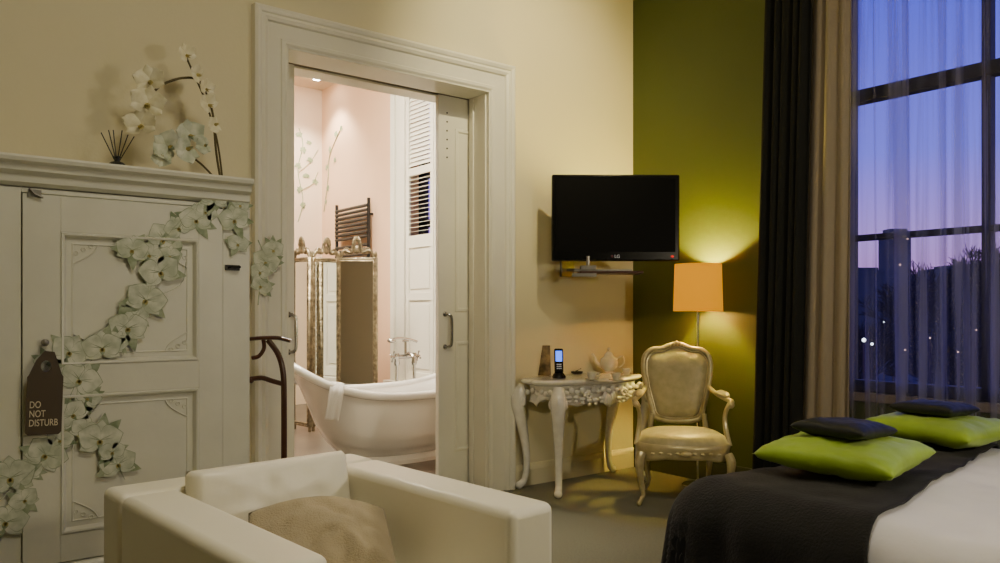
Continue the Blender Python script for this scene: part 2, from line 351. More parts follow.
# ------------------------------------------------ cabinet
YC=3.85
def cabinet():
    root=thing('built_in_cupboard','white painted panelled cupboard with orchid decals','cupboard',(0.43,YC,0))
    ox=0.43
    mb=MB(); x0,x1=-1.2-ox,1.43-ox
    mb.box(x0,x1,0.02,0.335,0,1.78)
    dl,dr=0.456-ox,1.292-ox
    mb.box(x0,dl-0.004,0,0.02,0,1.78); mb.box(dr+0.004,x1,0,0.02,0,1.78); mb.box(dl-0.004,dr+0.004,0,0.02,1.705,1.78); mb.box(dl-0.004,dr+0.004,0,0.02,0,0.1)
    mb.obj('body',M['cab'],parent=root,bevel=0.003)
    mb=MB(); ext_x(mb,[(0.335,1.85),(-0.085,1.85),(-0.09,1.84),(-0.085,1.825),(-0.06,1.815),(-0.055,1.79),(-0.03,1.775),(-0.025,1.745),(-0.01,1.735),(0,1.73),(0.0,1.725),(0.335,1.725)],x0-0.05,x1-0.01)
    mb.obj('cornice',M['cab'],parent=root,angle=25)
    mb=MB(); ext_x(mb,[(0.1,0),(-0.025,0),(-0.025,0.09),(-0.012,0.11),(0.0,0.115),(0.1,0.115)],x0,x1+0.02); mb.obj('plinth',M['cab'],parent=root)
    d=subpart('door',root)
    mb=MB(); px0,px1=0.597-ox,1.179-ox
    mb.box(dl,px0,-0.012,0.019,0.12,1.70); mb.box(px1,dr,-0.012,0.019,0.12,1.70)
    for a,b in ((0.12,0.24),(0.84,0.97),(1.545,1.70)): mb.box(px0,px1,-0.012,0.019,a,b)
    mb.box(px0,px1,0.006,0.019,0.24,0.84); mb.box(px0,px1,0.006,0.019,0.97,1.545)
    mb.obj('door_leaf',M['cab'],parent=d,bevel=0.002)
    mb=MB()
    for a,b in ((0.24,0.84),(0.97,1.545)):
        rect_mould(mb,px0,px1,a,b,-0.0,[(0,0.013),(0.004,0.018),(0.012,0.016),(0.018,0.006),(0.024,-0.004)])
        i=0.045; rect_mould(mb,px0+i,px1-i,a+i,b-i,0.006,[(0,0.0),(0.002,0.004),(0.005,0.004),(0.007,0)])
        for sx,cx in ((1,px0+i+0.004),(-1,px1-i-0.004)):
            for sz,cz in ((1,a+i+0.004),(-1,b-i-0.004)):
                pts=[(cx+sx*q*0.1,0.003,cz+sz*(0.085*(1-q)**0.6*1.0)) for q in [k/8 for k in range(9)]]
                mb.tube([(p[0],p[1],p[2]) for p in pts],0.003,6)
                for k in range(3): 
                    mb.tube([(cx+sx*(0.03*k+0.012+0.009*cos(t)),0.003,cz+sz*(0.05-0.016*k+0.009*sin(t)-0.012)) for t in [2*pi*q/8 for q in range(8)]],0.0022,5,closed=True)
    mb.obj('panel_moulding',M['cab'],parent=d,angle=30)
    mb=MB(); mb.ball((0.535-ox,-0.035,1.07),0.016); mb.tube([(0.535-ox,-0.01,1.07),(0.535-ox,-0.03,1.07)],0.006,8)
    mb.obj('knob',M['greymetal'],parent=d)
    mb=MB(); p=onY(34,193,YC); mb.box(p.x-ox-0.025,p.x-ox+0.025,-0.02,-0.0125,p.z-0.02,p.z+0.012); mb.tube([(p.x-ox-0.02,-0.028,p.z+0.015),(p.x-ox,-0.03,p.z-0.01),(p.x-ox+0.03,-0.028,p.z-0.02)],0.005,6)
    mb.obj('latch',M['greymetal'],parent=d)
    p=onY(232,268,YC)
    mb=MB(); mb.box(p.x-ox-0.035,p.x-ox+0.035,-0.01,-0.0005,p.z-0.012,p.z+0.014); mb.tube([(p.x-ox-0.02,-0.008,p.z),(p.x-ox-0.01,-0.03,p.z+0.006),(p.x-ox+0.03,-0.035,p.z+0.004)],0.006,6)
    mb.obj('catch',M['dark'],parent=root)
    return root,ox
cab,cox=cabinet()
# ---- flowers
def petal(mb,c,R,U,N,ang,L,W,curl,mi,power=0.75,start=0.0):
    d=R*cos(ang)+U*sin(ang); s=-R*sin(ang)+U*cos(ang)
    def fn(a,b):
        t=a; w=W*(max(0,sin(pi*min(1,t**power*0.97+0.02))))*(b*2-1)
        return c+d*(start+L*t)+s*w+N*(curl*t*t-abs(b*2-1)**2*0.25*curl+0.0006)
    mb.grid(fn,8,5,mi=mi)
def orchid(mb,c,R,U,N,size,rot,depth=0.12,mp=0,mg=1,mc=2,lift=0.004,wide=1.0):
    k=size
    for a in (90,210,330): petal(mb,c,R,U,N,math.radians(a)+rot,k*0.95,k*0.30*wide,depth*k,mp,0.9)
    for a in (20,160): petal(mb,c+N*lift*0.5,R,U,N,math.radians(a)+rot,k*1.0,k*0.50*wide,depth*k*1.4,mp,0.8)
    petal(mb,c+N*lift,R,U,N,math.radians(270)+rot,k*0.42,k*0.17,depth*k*1.2,mg)
    petal(mb,c+N*lift*1.2,R,U,N,math.radians(250)+rot,k*0.25,k*0.1,depth*k*2,mc)
    petal(mb,c+N*lift*1.2,R,U,N,math.radians(290)+rot,k*0.25,k*0.1,depth*k*2,mc)
VX,VY,VZ=Vector((1,0,0)),Vector((0,1,0)),Vector((0,0,1))
def decal(flowers,vine,Y,off,plane='Y',stem=0.003):
    # flat printed blooms: grey-green rimmed off-white petals with veins, over leaves
    mb=MB(); 
    if plane=='Y': R,U,N=VX,VZ,-VY; P=lambda u,v:onY(u,v,Y)
    else: R,U,N=-VY,VZ,-VX; P=lambda u,v:onX(u,v,Y)
    i=0
    for (u,v,s) in flowers:
        i+=1; e=0.00008
        c=P(u,v)-off+N*e*(i%5)*6
        k=s/787*(P(u,v).x*FX+P(u,v).y*FY)*1.05
        rot=random.uniform(-0.7,0.7)
        for q in range(3):
            petal(mb,c,R,U,N,random.uniform(0,6.28),k*1.3,k*0.30,0.0,1,0.8)
        n=0
        for (a,L_,W_) in ((90,0.95,0.36),(210,0.95,0.36),(330,0.95,0.36),(20,1.02,0.60),(160,1.02,0.60)):
            n+=1; A=math.radians(a)+rot; cc=c+N*e*(n)
            petal(mb,cc,R,U,N,A,k*L_*1.03,k*W_*1.05,0.0,1,0.85)
            petal(mb,cc+N*e*0.5,R,U,N,A,k*L_*1.0,k*W_*0.99,0.0,0,0.85)
            for dv in (-0.15,0.15): petal(mb,cc+N*e*0.9,R,U,N,A+dv,k*L_*0.6,k*0.018,0.0,1,0.6)
        petal(mb,c+N*e*7,R,U,N,math.radians(270)+rot,k*0.40,k*0.14,0.0,1)
        petal(mb,c+N*e*8,R,U,N,math.radians(250)+rot,k*0.24,k*0.1,0.0,2)
        petal(mb,c+N*e*8,R,U,N,math.radians(290)+rot,k*0.24,k*0.1,0.0,2)
    for line in vine:
        pts=spline([P(u,v)-off for u,v in line],5)
        mb.tube(pts,stem,5,mi=1,flat=0.3)
    return mb
fl=[(6,522,19),(10,478,22),(46,455,19),(100,440,20),(118,464,17),(72,415,15),(80,380,19),(70,352,18),(102,348,18),(48,362,12),(128,328,18),(146,300,19),(160,272,19),(132,250,15),(164,240,17),(178,228,13),(196,220,16),(214,197,15),(234,220,15),(238,244,11),(88,398,12),(115,342,12),(150,255,13),(24,500,13),(28,470,13),(84,430,13),(240,205,10),(60,440,12),(112,452,12),(138,316,11),(170,256,11),(206,212,11)]
vine=[[(0,500),(48,452),(75,385),(102,348),(146,300),(164,240),(214,197),(236,230)],[(48,452),(100,440),(125,480)],[(75,385),(50,362)],[(146,300),(180,285),(186,262)],[(164,240),(140,236),(118,248)]]
D3=[M['petal'],M['pgreen'],M['centre']]
mb=decal(fl,vine,YC-0.0135,Vector((cox,YC,0)))
mb.obj('flower_decal',D3,parent=cab,recalc=False,smooth=False)
mb=decal([(266,262,14),(261,286,11),(273,250,11),(260,272,10)],[[(258,240),(266,262),(260,288),(258,305)]],YW-0.0595,Vector((0,0,0)))
mb.obj('flower_decal',D3,label='white and green orchid decal climbing the door surround',category='wall decal',recalc=False,smooth=False)
VG=[M['vgreen'],M['vgreen'],M['centre']]
mb=decal([(299,135,3.2),(303,150,3.2),(298,166,3.2),(306,176,3),(300,190,3.2),(310,160,3),(315,182,3),(303,205,3),(309,143,2.6)],[[(298,222),(303,200),(298,170),(303,145),(299,128)],[(299,172),(310,162),(318,150)],[(301,190),(312,184),(318,172)]],YB-0.004,Vector((0,0,0)),stem=0.006)
mb.obj('flower_decal',VG,label='orchid decal trailing over pale bathroom corner wall',category='wall decal',recalc=False,smooth=False)
mb=decal([(330,150,3.2),(336,134,3.2),(327,168,3),(335,160,2.6),(328,188,3),(341,128,2.6),(326,202,2.4)],[[(324,212),(328,180),(330,155),(342,126)]],XB-0.004,Vector((0,0,0)),plane='X',stem=0.006)
mb.obj('flower_decal',VG,label='orchid decal on the peach bathroom wall',category='wall decal',recalc=False,smooth=False)
# ---- orchid spray on top of the cupboard
base=Vector((1.33,3.98,1.8505))
orc=thing('orchid_spray','artificial white orchid spray arching on the cupboard top','flowers',base)
def L(u,v,Y=3.98): return onY(u,v,Y)-base
mb=MB()
s1=spline([Vector((0.0,0,0.01)),L(216,150),L(212,110),L(200,82),L(182,78),L(160,86),L(150,98)],6); mb.tube(s1,0.006,6)
s2=spline([Vector((0.01,0,0.01)),L(217,140),L(205,100),L(192,70),L(184,52)],6); mb.tube(s2,0.005,6)
s3=spline([Vector((-0.01,0.02,0.01)),L(200,163),L(180,150),L(168,148)],6); mb.tube(s3,0.005,6)
mb.lathe([(0.035,0),(0.035,0.01),(0.02,0.016),(0.008,0.02)],n=16)
mb.obj('stem',M['stem'],parent=orc)
def fobj(u,v,s,rot,mats,Y=3.95,tilt=0.0):
    m=MB(); c=L(u,v,Y); k=s/787*3.9
    R=(VX*cos(tilt)+VY*sin(tilt)); N=(-VY*cos(tilt)+VX*sin(tilt))
    orchid(m,c,R,VZ,N,k,rot,depth=0.3,wide=1.3)
    m.obj('flower',mats,parent=orc,recalc=False)
A=[M['petal2'],M['centre'],M['centre']]; B=[M['petal'],M['pgreen'],M['centre']]
for a in ((150,80,15,0.2,A,3.93,-.4),(148,103,17,-0.2,A,3.91,-.3),(141,124,16,0.1,A,3.93,-.5),(186,54,11,0.5,A,3.97,0.3),(196,74,10,1.2,A,3.95,.5),(206,88,10,0.1,A,3.95,.4),(208,104,11,0.8,A,3.93,.2),(214,125,9,2.0,A,3.95,.2)): fobj(*a)
for a in ((190,134,15,0.3,B,3.93,0),(168,146,16,1.0,B,3.94,-.2),(186,150,14,2.2,B,3.9,0.2),(162,158,10,2.9,B,3.95,-.3),(204,146,9,1.9,B,3.92,-.3)): fobj(*a)
# ---- reed diffuser
p=onY(117,166,3.97); p.z=1.851
rd=thing('reed_diffuser','dark glass reed diffuser with black sticks','diffuser',p)
mb=MB(); mb.lathe([(0.034,0),(0.036,0.004),(0.036,0.035),(0.030,0.042),(0.012,0.048),(0.012,0.062),(0.016,0.064),(0.016,0.07)],n=20); mb.obj('bottle',mat('smoked_glass',(0.03,0.03,0.025),0.1,coat=0.5),parent=rd)
mb=MB(); mb.lathe([(0.0365,0.008),(0.037,0.01),(0.037,0.024),(0.0365,0.026)],n=20,cap=False); mb.obj('paper_label',M['signtext'],parent=rd)
for i,(dx,dy) in enumerate(((-0.065,0.01),(-0.04,-0.02),(-0.012,0.02),(0.02,-0.01),(0.05,0.01),(0.072,-0.01))):
    mb=MB(); mb.tube([(-dx*0.15,-dy*.15,0.01),(dx,dy,0.20-abs(dx)*0.4)],0.0024,6); mb.obj('reed',M['dark'],parent=rd)
# ---- do not disturb sign
p=onY(45,391,3.80)
sg=thing('door_hanger_sign','brown card door hanger reading DO NOT DISTURB','sign',(p.x,3.80,p.z)); sg.rotation_euler=(0.03,0.03,0)
w=0.067; h0=-0.185;h1=0.165
out=[(-w,h0+0.01),(-w+0.01,h0),(w-0.01,h0),(w,h0+0.01),(w,0.06),(w*0.9,0.07),(w*0.62,0.13),(w*0.45,0.165),(-w*0.1,0.17),(-w*0.55,0.13),(-w*0.9,0.07),(-w,0.06)]
hole=[(0.019*cos(2*pi*k/18),0.105+0.024*sin(2*pi*k/18)) for k in range(18)]
bm=bmesh.new()
def loop(pts):
    vs=[bm.verts.new((x,0,z)) for x,z in pts]; return [bm.edges.new((vs[i],vs[(i+1)%len(vs)])) for i in range(len(vs))]
e=loop(out)+loop(hole); bmesh.ops.triangle_fill(bm,use_beauty=True,edges=e)
me=bpy.data.meshes.new('card'); bm.to_mesh(me); bm.free(); me.materials.append(M['sign'])
o=bpy.data.objects.new('card',me); bpy.context.scene.collection.objects.link(o); o.parent=sg; q=o.modifiers.new('s','SOLIDIFY'); q.thickness=0.002; q.offset=0
t1=text_obj('lettering','DO\nNOT\nDISTURB',0.036,M['signtext'],sg,(-0.056,-0.004,-0.07),(pi/2,0,0),0.0004,'LEFT',0.95,0.008)
t1.scale=(0.108/max(1e-3,max(v.co.x for v in t1.data.vertices)),1.12,1)
# ------------------------------------------------ valet stand
root=thing('valet_stand','dark wooden clothes valet stand beside the doorway','valet stand',(1.66,3.97,0))
b0=Vector((1.66,3.97,0))
def V(u,v,d=4.08): return atD(u,v,d)-b0
mb=MB(); pts=spline([V(284,540),V(284,470),V(284,400),V(283,372),V(278,354),V(268,340)],6); mb.tube(pts,0.015,10)
mb.obj('post',M['darkwood'],parent=root)
mb=MB(); mb.tube(spline([V(249,339),V(262,338),V(278,338),V(291,341)],5),0.017,10,flat=0.65)
mb.tube(spline([V(263,338),V(264,348),V(259,356),V(252,358)],5),0.011,8); mb.obj('hanger',M['darkwood'],parent=root)
mb=MB(); mb.tube(spline([V(283,384),V(272,381),V(262,378),V(251,379)],5),0.013,8); mb.ball(V(251,380),0.017); mb.obj('trouser_bar',M['darkwood'],parent=root)
mb=MB()
f=V(284,540)
mb.tube([(f.x,f.y,0.04),f+Vector((0,0,0.02))],0.016,8)
for dx,dy in ((-0.12,-0.1),(0.1,-0.14),(-0.05,0.12)):
    mb.tube([(f.x,f.y,0.2),(f.x+dx*0.6,f.y+dy*0.6,0.08),(f.x+dx,f.y+dy,0.014)],[0.013,0.014,0.014],8)
mb.obj('foot',M['darkwood'],parent=root)
# ------------------------------------------------ cube armchair
root=thing('armchair','ivory leather cube armchair with low square arms','armchair',(0.978,2.09,0),math.radians(4.5))
W,D,T,HT=0.43,0.52,0.165,0.68
def softbox(name,x0,x1,y0,y1,z0,z1,m,bev,parent,puff=0,**k):
    mb=MB(); mb.box(x0,x1,y0,y1,z0,z1); o=mb.obj(name,m,parent=parent,bevel=bev,seg=5,**k); return o
softbox('armrest',-W,-W+T,-D,D-T-0.002,0.06,HT,M['leather'],0.025,root)
softbox('armrest',W-T,W,-D,D-T-0.002,0.06,HT,M['leather'],0.025,root)
softbox('backrest',-W,W,D-T,D,0.06,HT,M['leather'],0.025,root)
softbox('seat_base',-W+T+0.002,W-T-0.002,-D+0.01,D-T-0.004,0.08,0.27,M['leather'],0.02,root)
def cushion(name,cx,cy,cz,a,b,t,m,parent,rot=(0,0,0),pw=4,seed=0,wr=0.004,flatness=0.45,pinch=0.05,slump=0,**kw):
    mb=MB(); n=34
    def f(sgn):
        def fn(p,q):
            u=p*2-1;v=q*2-1
            x=a*u*(1-pinch*(1-v*v)); y=b*v*(1-pinch*(1-u*u))
            e=max(0,(1-abs(u)**pw)*(1-abs(v)**pw))**flatness
            nz=noise.noise(Vector((x*9+seed,y*9,sgn*3)))*wr+noise.noise(Vector((x*22+seed,y*22,sgn)))*wr*0.5
            if wr>0.015: nz-=wr*1.1*max(0,0.35-abs(noise.noise(Vector((x*11+seed,y*8,7)))*2.2))
            return (x,y-slump*0.25*u*u*b,sgn*(t*e+nz*e)*(1-slump*0.35*v))
        return fn
    mb.grid(f(1),n,n); mb.grid(f(-1),n,n)
    o=mb.obj(name,m,parent=parent,loc=(cx,cy,cz),rot=rot,angle=80,recalc=False,**kw)
    bm=bmesh.new(); bm.from_mesh(o.data); bmesh.ops.remove_doubles(bm,verts=bm.verts,dist=0.0006); bmesh.ops.recalc_face_normals(bm,faces=bm.faces); bm.to_mesh(o.data); bm.free()
    return o
cushion('seat_cushion',0,-0.09,0.345,W-T-0.005,0.42,0.075,M['leather'],root,pw=12,flatness=0.3,pinch=0.0)
cushion('back_cushion',0,0.285,0.57,W-T-0.004,0.165,0.07,M['leather'],root,rot=(math.radians(80),0,0),pw=10,flatness=0.3,pinch=0.0,wr=0.008)
for x in (-W+0.06,W-0.06):
    for y in (-D+0.06,D-0.06):
        mb=MB(); mb.lathe([(0.028,0),(0.032,0.065)],c=(x,y,0),n=12); mb.obj('foot',M['greymetal'],parent=root)
cushion('throw_pillow',0.985,2.08,0.525,0.20,0.17,0.10,M['tan'],None,rot=(math.radians(42),math.radians(4),math.radians(-14)),seed=5,wr=0.026,pw=2.4,flatness=0.55,pinch=-0.02,slump=1.0,label='tan crumpled scatter cushion on the leather armchair',category='cushion')
# ------------------------------------------------ bed
BX0,BX1,BY_0,BY_1=2.22,4.1,-0.9,1.92
def drape(a,b,top,r,off,flare=0.10):
    x0,x1,y0,y1=BX0+0.16,BX1-0.16,BY_0+0.16,BY_1-0.16
    px=min(max(a,x0),x1); py=min(max(b,y0),y1); dx=a-px; dy=b-py; Lg=math.hypot(dx,dy)
    z=top+0.018*noise.noise(Vector((a*2.5,b*2.5,0)))+0.009*noise.noise(Vector((a*8,b*8,4)))
    if Lg<1e-6: return Vector((a,b,z+off))
    n=Vector((dx/Lg,dy/Lg,0)); R=0.15
    if Lg<R*pi/2: out=R*sin(Lg/R); dz=R*(1-cos(Lg/R))
    else: out=R; dz=R+Lg-R*pi/2
    tang=a*n.y-b*n.x
    rip=(sin(tang*26)+0.6*sin(tang*41+1))*0.012*min(1,dz/0.3)
    out+=flare*max(0,dz-0.1)**1.1+rip+off
    zz=z-dz+off*max(0,1-Lg/R)
    return Vector((px+n.x*out,py+n.y*out,max(0.012,zz)))
root=thing('bed','double bed made up with white linen','bed',((BX0+BX1)/2,(BY_0+BY_1)/2,0))
bo=Vector(root.location)
mb=MB(); mb.box(BX0+0.08-bo.x,BX1-0.08-bo.x,BY_0+0.05-bo.y,BY_1-0.08-bo.y,0.08,0.36)
mb.obj('bed_base',M['char'],parent=root,bevel=0.02)
mb=MB(); mb.box(BX0+0.09-bo.x,BX1-0.09-bo.x,BY_0+0.05-bo.y,BY_1-0.09-bo.y,0.362,0.54); mb.obj('mattress',M['linen'],parent=root,bevel=0.04)
for x in (-0.7,0.7):
    for y in (-1.2,1.2): mb=MB(); mb.box(x-0.03,x+0.03,y-0.03,y+0.03,0,0.08); mb.obj('leg',M['dark'],parent=root)
mb=MB(); h=0.40
mb.grid(lambda p,q: drape(BX0-h+p*(BX1-BX0+2*h),BY_0+q*(BY_1+0.3-BY_0),0.575,0.15,0.0)-bo,130,150)
mb.obj('duvet',M['linen'],parent=root,recalc=False,angle=80)
mb=MB(); h=0.52
def thr(p,q):
    a=BX0-h+p*(BX1-BX0+2*h)
    e0=1.13+0.17*(a-2.2)+0.006*sin(a*9)
    b=e0+q*(BY_1+h-0.1-e0)
    return drape(a,b,0.575,0.15,0.018)
mb.grid(thr,150,90); mb.obj('bed_throw',M['char'],label='charcoal wool throw spread across the bed end',category='blanket',recalc=False,angle=80,solid=0.008)
zt=0.612
cushion('pillow',2.84,1.53,zt+0.06,0.25,0.25,0.058,M['lime'],None,rot=(0.03,-0.04,math.radians(8)),seed=1,wr=0.014,pinch=0.07,label='lime green satin cushion under a black one, nearer bed edge',category='cushion',group='lime green cushions')
cushion('pillow',3.80,1.60,zt+0.06,0.25,0.25,0.058,M['lime'],None,rot=(0.03,0.0,math.radians(-4)),seed=9,wr=0.014,pinch=0.07,label='lime green satin cushion under a black one, window side',category='cushion',group='lime green cushions')
cushion('pillow',2.87,1.55,zt+0.147,0.155,0.14,0.033,M['blackpil'],None,rot=(0.02,0.05,math.radians(4)),seed=3,wr=0.01,pinch=0.05,label='small black satin cushion lying on green cushion',category='cushion',group='black cushions')
cushion('pillow',3.80,1.62,zt+0.147,0.155,0.14,0.033,M['blackpil'],None,rot=(0.0,0.04,math.radians(0)),seed=4,wr=0.01,pinch=0.05,label='small black satin cushion lying on green cushion',category='cushion',group='black cushions')
# ------------------------------------------------ television + bracket
tvp=atD(615.5,218,5.3)
root=thing('television','flat black television on a swivel wall arm','television',tvp,math.radians(-37))
tw,th=0.43,0.29
mb=MB(); mb.box(-tw,tw,-0.02,0.035,-th,th); mb.box(-tw*0.75,tw*0.75,0.035,0.075,-th*0.7,th*0.6); mb.obj('casing',M['tvblack'],parent=root,bevel=0.01)
mb=MB(); mb.box(-tw+0.03,tw-0.03,-0.0225,-0.0205,-th+0.06,th-0.028); mb.obj('screen',M['screen'],parent=root)
lg=subpart('logo',root)
mb=MB(); mb.ball((-0.026,-0.0205,-th+0.031),0.009,sc=(1,0.2,1),n=14); mb.obj('logo_roundel',mat('logo_maroon',(0.10,0.02,0.03),0.4),parent=lg)
text_obj('logo_letters','LG',0.031,M['logo'],lg,(0.008,-0.0212,-th+0.020),(pi/2,0,0),0.0004,bold=0.0)
mb=MB(); mb.ball((tw-0.05,-0.021,-th+0.03),0.008,sc=(1.3,0.4,0.8),n=10); mb.obj('indicator_light',M['red'],parent=root)
br=thing('television_bracket','grey metal wall bracket with shelf below television','wall bracket',(tvp.x,4.18,tvp.z-0.33))
o=tvp.x
mb=MB(); mb.box(-0.06,0.06,-0.015,0.008,-0.05,0.32); mb.obj('wall_plate',M['greymetal'],parent=br,bevel=0.003)
mb=MB(); q=Vector((tvp.x-o+0.05,tvp.y-4.18+0.1,0.25))
mb.tube([(0,-0.015,0.2),(0.12,-0.18,0.2),q],0.016,8); mb.tube([(0,-0.015,0.12),(0.12,-0.18,0.12),(q.x,q.y,0.22)],0.012,8); mb.obj('arm',M['greymetal'],parent=br)
c=atD(603,274,5.25)-Vector(br.location)
a=math.radians(-38); ex=Vector((cos(a),sin(a),0)); ey=Vector((-sin(a),cos(a),0))
def rb(m,cx,hx,y0,y1,z0,z1):
    vs=[]
    for z in (z0,z1):
        for (x,y) in ((cx-hx,y0),(cx+hx,y0),(cx+hx,y1),(cx-hx,y1)): vs.append(c+ex*x+ey*y+VZ*z)
    m.add(vs,[(0,3,2,1),(4,5,6,7),(0,1,5,4),(1,2,6,5),(2,3,7,6),(3,0,4,7)])
mb=MB(); rb(mb,0.05,0.21,-0.06,0.14,0.0,0.018); mb.obj('shelf',M['darkwood'],parent=br,bevel=0.003)
mb=MB(); rb(mb,0.0,0.19,-0.02,0.06,0.018,0.03); rb(mb,-0.1,0.05,-0.05,0.05,0.03,0.055); mb.tube([c+ex*-0.1+VZ*0.05,c+ex*-0.1+VZ*0.12],0.012,8); rb(mb,-0.13,0.08,-0.07,-0.03,-0.02,0.002)
mb.tube([c+ex*0.0+VZ*0.02+ey*0.05, Vector((0,-0.01,0.0))],0.012,8)
mb.obj('mount',M['greymetal'],parent=br)
# ------------------------------------------------ floor lamp
lp=atD(698,300,5.42); lx,ly=lp.x,lp.y
root=thing('floor_lamp','slim floor lamp with glowing orange drum shade','floor lamp',(lx,ly,0))
mb=MB(); mb.lathe([(0.11,0),(0.11,0.012),(0.1,0.02),(0.03,0.026),(0.012,0.05)],n=28); mb.obj('base',M['chrome'],parent=root)
mb=MB(); mb.tube([(0,0,0.03),(0,0,1.24)],0.009,10); mb.lathe([(0.015,1.235),(0.018,1.24),(0.018,1.28),(0.012,1.29)],n=12); mb.obj('pole',M['chrome'],parent=root)
mb=MB(); mb.lathe([(0.166,1.205),(0.157,1.53)],n=40,cap=False); mb.obj('lamp_shade',M['shade'],parent=root,solid=0.003)
mb=MB(); mb.lathe([(0.012,1.29),(0.03,1.33),(0.03,1.36),(0.012,1.39)],n=14); mb.obj('bulb',mat('lamp_bulb',(1,.9,.7),0.5,emis=(1,0.75,0.4),estr=12),parent=root)
mb=MB()
for k in range(3):
    t=2*pi*k/3; mb.tube([(0,0,1.285),(0.162*cos(t),0.162*sin(t),1.25)],0.002,5)
mb.obj('shade_spider',M['chrome'],parent=root)
# ------------------------------------------------ Louis style chair
cp=atD(681,300,5.06)
root=thing('carved_armchair','aged gilt carved armchair with champagne satin upholstery','armchair',(cp.x,cp.y,0),math.radians(-45))
cw=M['silverwood']
def cabriole(mb,x,y,ztop,ox_,oy_,r0=0.026,foot=0.0):
    l=math.hypot(ox_,oy_); dx,dy=ox_/l,oy_/l
    P=[(x,y,ztop),(x+dx*0.022,y+dy*0.022,ztop*0.85),(x+dx*0.012,y+dy*0.012,ztop*0.55),(x-dx*0.012,y-dy*0.012,ztop*0.22),(x+dx*0.004,y+dy*0.004,0.045),(x+dx*0.03,y+dy*0.03,0.018)]
    Rr=[r0,r0*1.15,r0*0.75,r0*0.48,r0*0.5,r0*0.62]
    mb.tube(spline(P,5),lerpr(Rr,5),10)
    mb.ball((x+dx*0.028,y+dy*0.028,0.018),r0*0.6,n=10)
    for k in (-1,0,1):
        mb.ball((x+dx*0.038-dy*0.012*k,y+dy*0.038+dx*0.012*k,ztop*0.86),r0*0.32,sc=(0.7,0.7,1.4),n=8)
for (x,y,ox_,oy_) in ((-0.26,-0.22,-1,-1),(0.26,-0.22,1,-1),(-0.2,0.2,-0.6,1),(0.2,0.2,0.6,1)):
    mb=MB(); cabriole(mb,x,y,0.33,ox_,oy_); mb.obj('leg',cw,parent=root)
def seat_out(t,s=1.0):
    a=2*pi*t; c,q=cos(a),sin(a)
    e=3.2; r=(abs(c)**e+abs(q)**e)**(-1/e)
    x=r*c*0.305*s; y=r*q*0.25*s
    x*=1-0.16*(y/0.25+1)/2
    if y<0: y-=0.018*cos(x/0.3*pi*1.0)*(-y/0.25)
    return x,y-0.015
mb=MB()
def rail(p,q):
    x,y=seat_out(p); pr=[(0.97,0.385),(1.0,0.378),(1.02,0.36),(1.0,0.34),(0.985,0.32),(0.99,0.305),(0.96,0.295),(0.93,0.3)]
    s,z=pr[min(7,int(round(q*7)))]
    z-=0.018*(cos(p*2*pi*4+pi)>0)*abs(cos(p*2*pi*4+pi))*(1 if q>0.5 else 0)
    return (x*s,(y+0.02)*s-0.02,z)
mb.grid(rail,64,8,cu=True)
for k in range(9):
    x=-0.2+0.05*k; mb.ball((x,-0.282-0.012*cos(x*8),0.335+0.004*(k%2)),0.010 if k!=4 else 0.024,sc=(1.5,0.5,0.8),n=8)
mb.obj('seat_rail',cw,parent=root,angle=60)
mb=MB()
def seatpad(p,q):
    x,y=seat_out(p); s=1-q; k=max(0,(1-s**5))**0.5
    return (x*s*0.98,(y+0.02)*s*0.98-0.02,0.378+0.075*k)
mb.grid(seatpad,64,14,cu=True); mb.obj('seat',M['damask'],parent=root,angle=80)
key=[(0,0.47),(0.09,0.475),(0.15,0.50),(0.175,0.58),(0.205,0.70),(0.222,0.82),(0.212,0.90),(0.165,0.945),(0.10,0.95),(0.05,0.972),(0,0.985)]
half=spline([(x,0,z) for x,z in key],4)
outl=[(p.x,p.z) for p in half]+[(-p.x,p.z) for p in reversed(half[1:-1])]
tilt=lambda z:0.205+(z-0.45)*0.17
mb=MB(); mb.tube([(x,tilt(z)-0.0,z) for x,z in outl],0.018,8,closed=True)
mb.tube([(x*0.91,tilt(z)-0.014,(z-0.72)*0.92+0.72) for x,z in outl],0.006,6,closed=True)
for k in (-2,-1,0,1,2): mb.ball((0.022*k,tilt(0.98)-0.012,0.987-abs(k)*0.007),0.016-abs(k)*0.002,sc=(0.8,0.7,1.2),n=8)
for sx in (-1,1):
    mb.tube([(sx*0.17,tilt(0.5)-0.01,0.52),(sx*0.18,0.2,0.44),(sx*0.19,0.2,0.33)],0.018,8)
    for z in (0.9,): mb.ball((sx*0.208,tilt(z)-0.012,z),0.012,sc=(0.8,0.6,1.8),n=8)
mb.obj('backrest_frame',cw,parent=root,angle=60)
mb=MB(); n=len(outl)
def bp(p,q):
    i=int(round(p*n))%n; x,z=outl[i]; s=(1-q)*0.9; k=max(0,1-(s/0.9)**4)**0.5
    zz=(z-0.72)*s+0.72
    return (x*s,tilt(zz)-0.008-0.035*k,zz)
mb.grid(bp,n,10,cu=True); mb.grid(lambda p,q:(bp(p,q)[0],tilt(bp(p,q)[2])+0.012,bp(p,q)[2]),n,10,cu=True)
mb.obj('backrest',M['damask'],parent=root,angle=80)
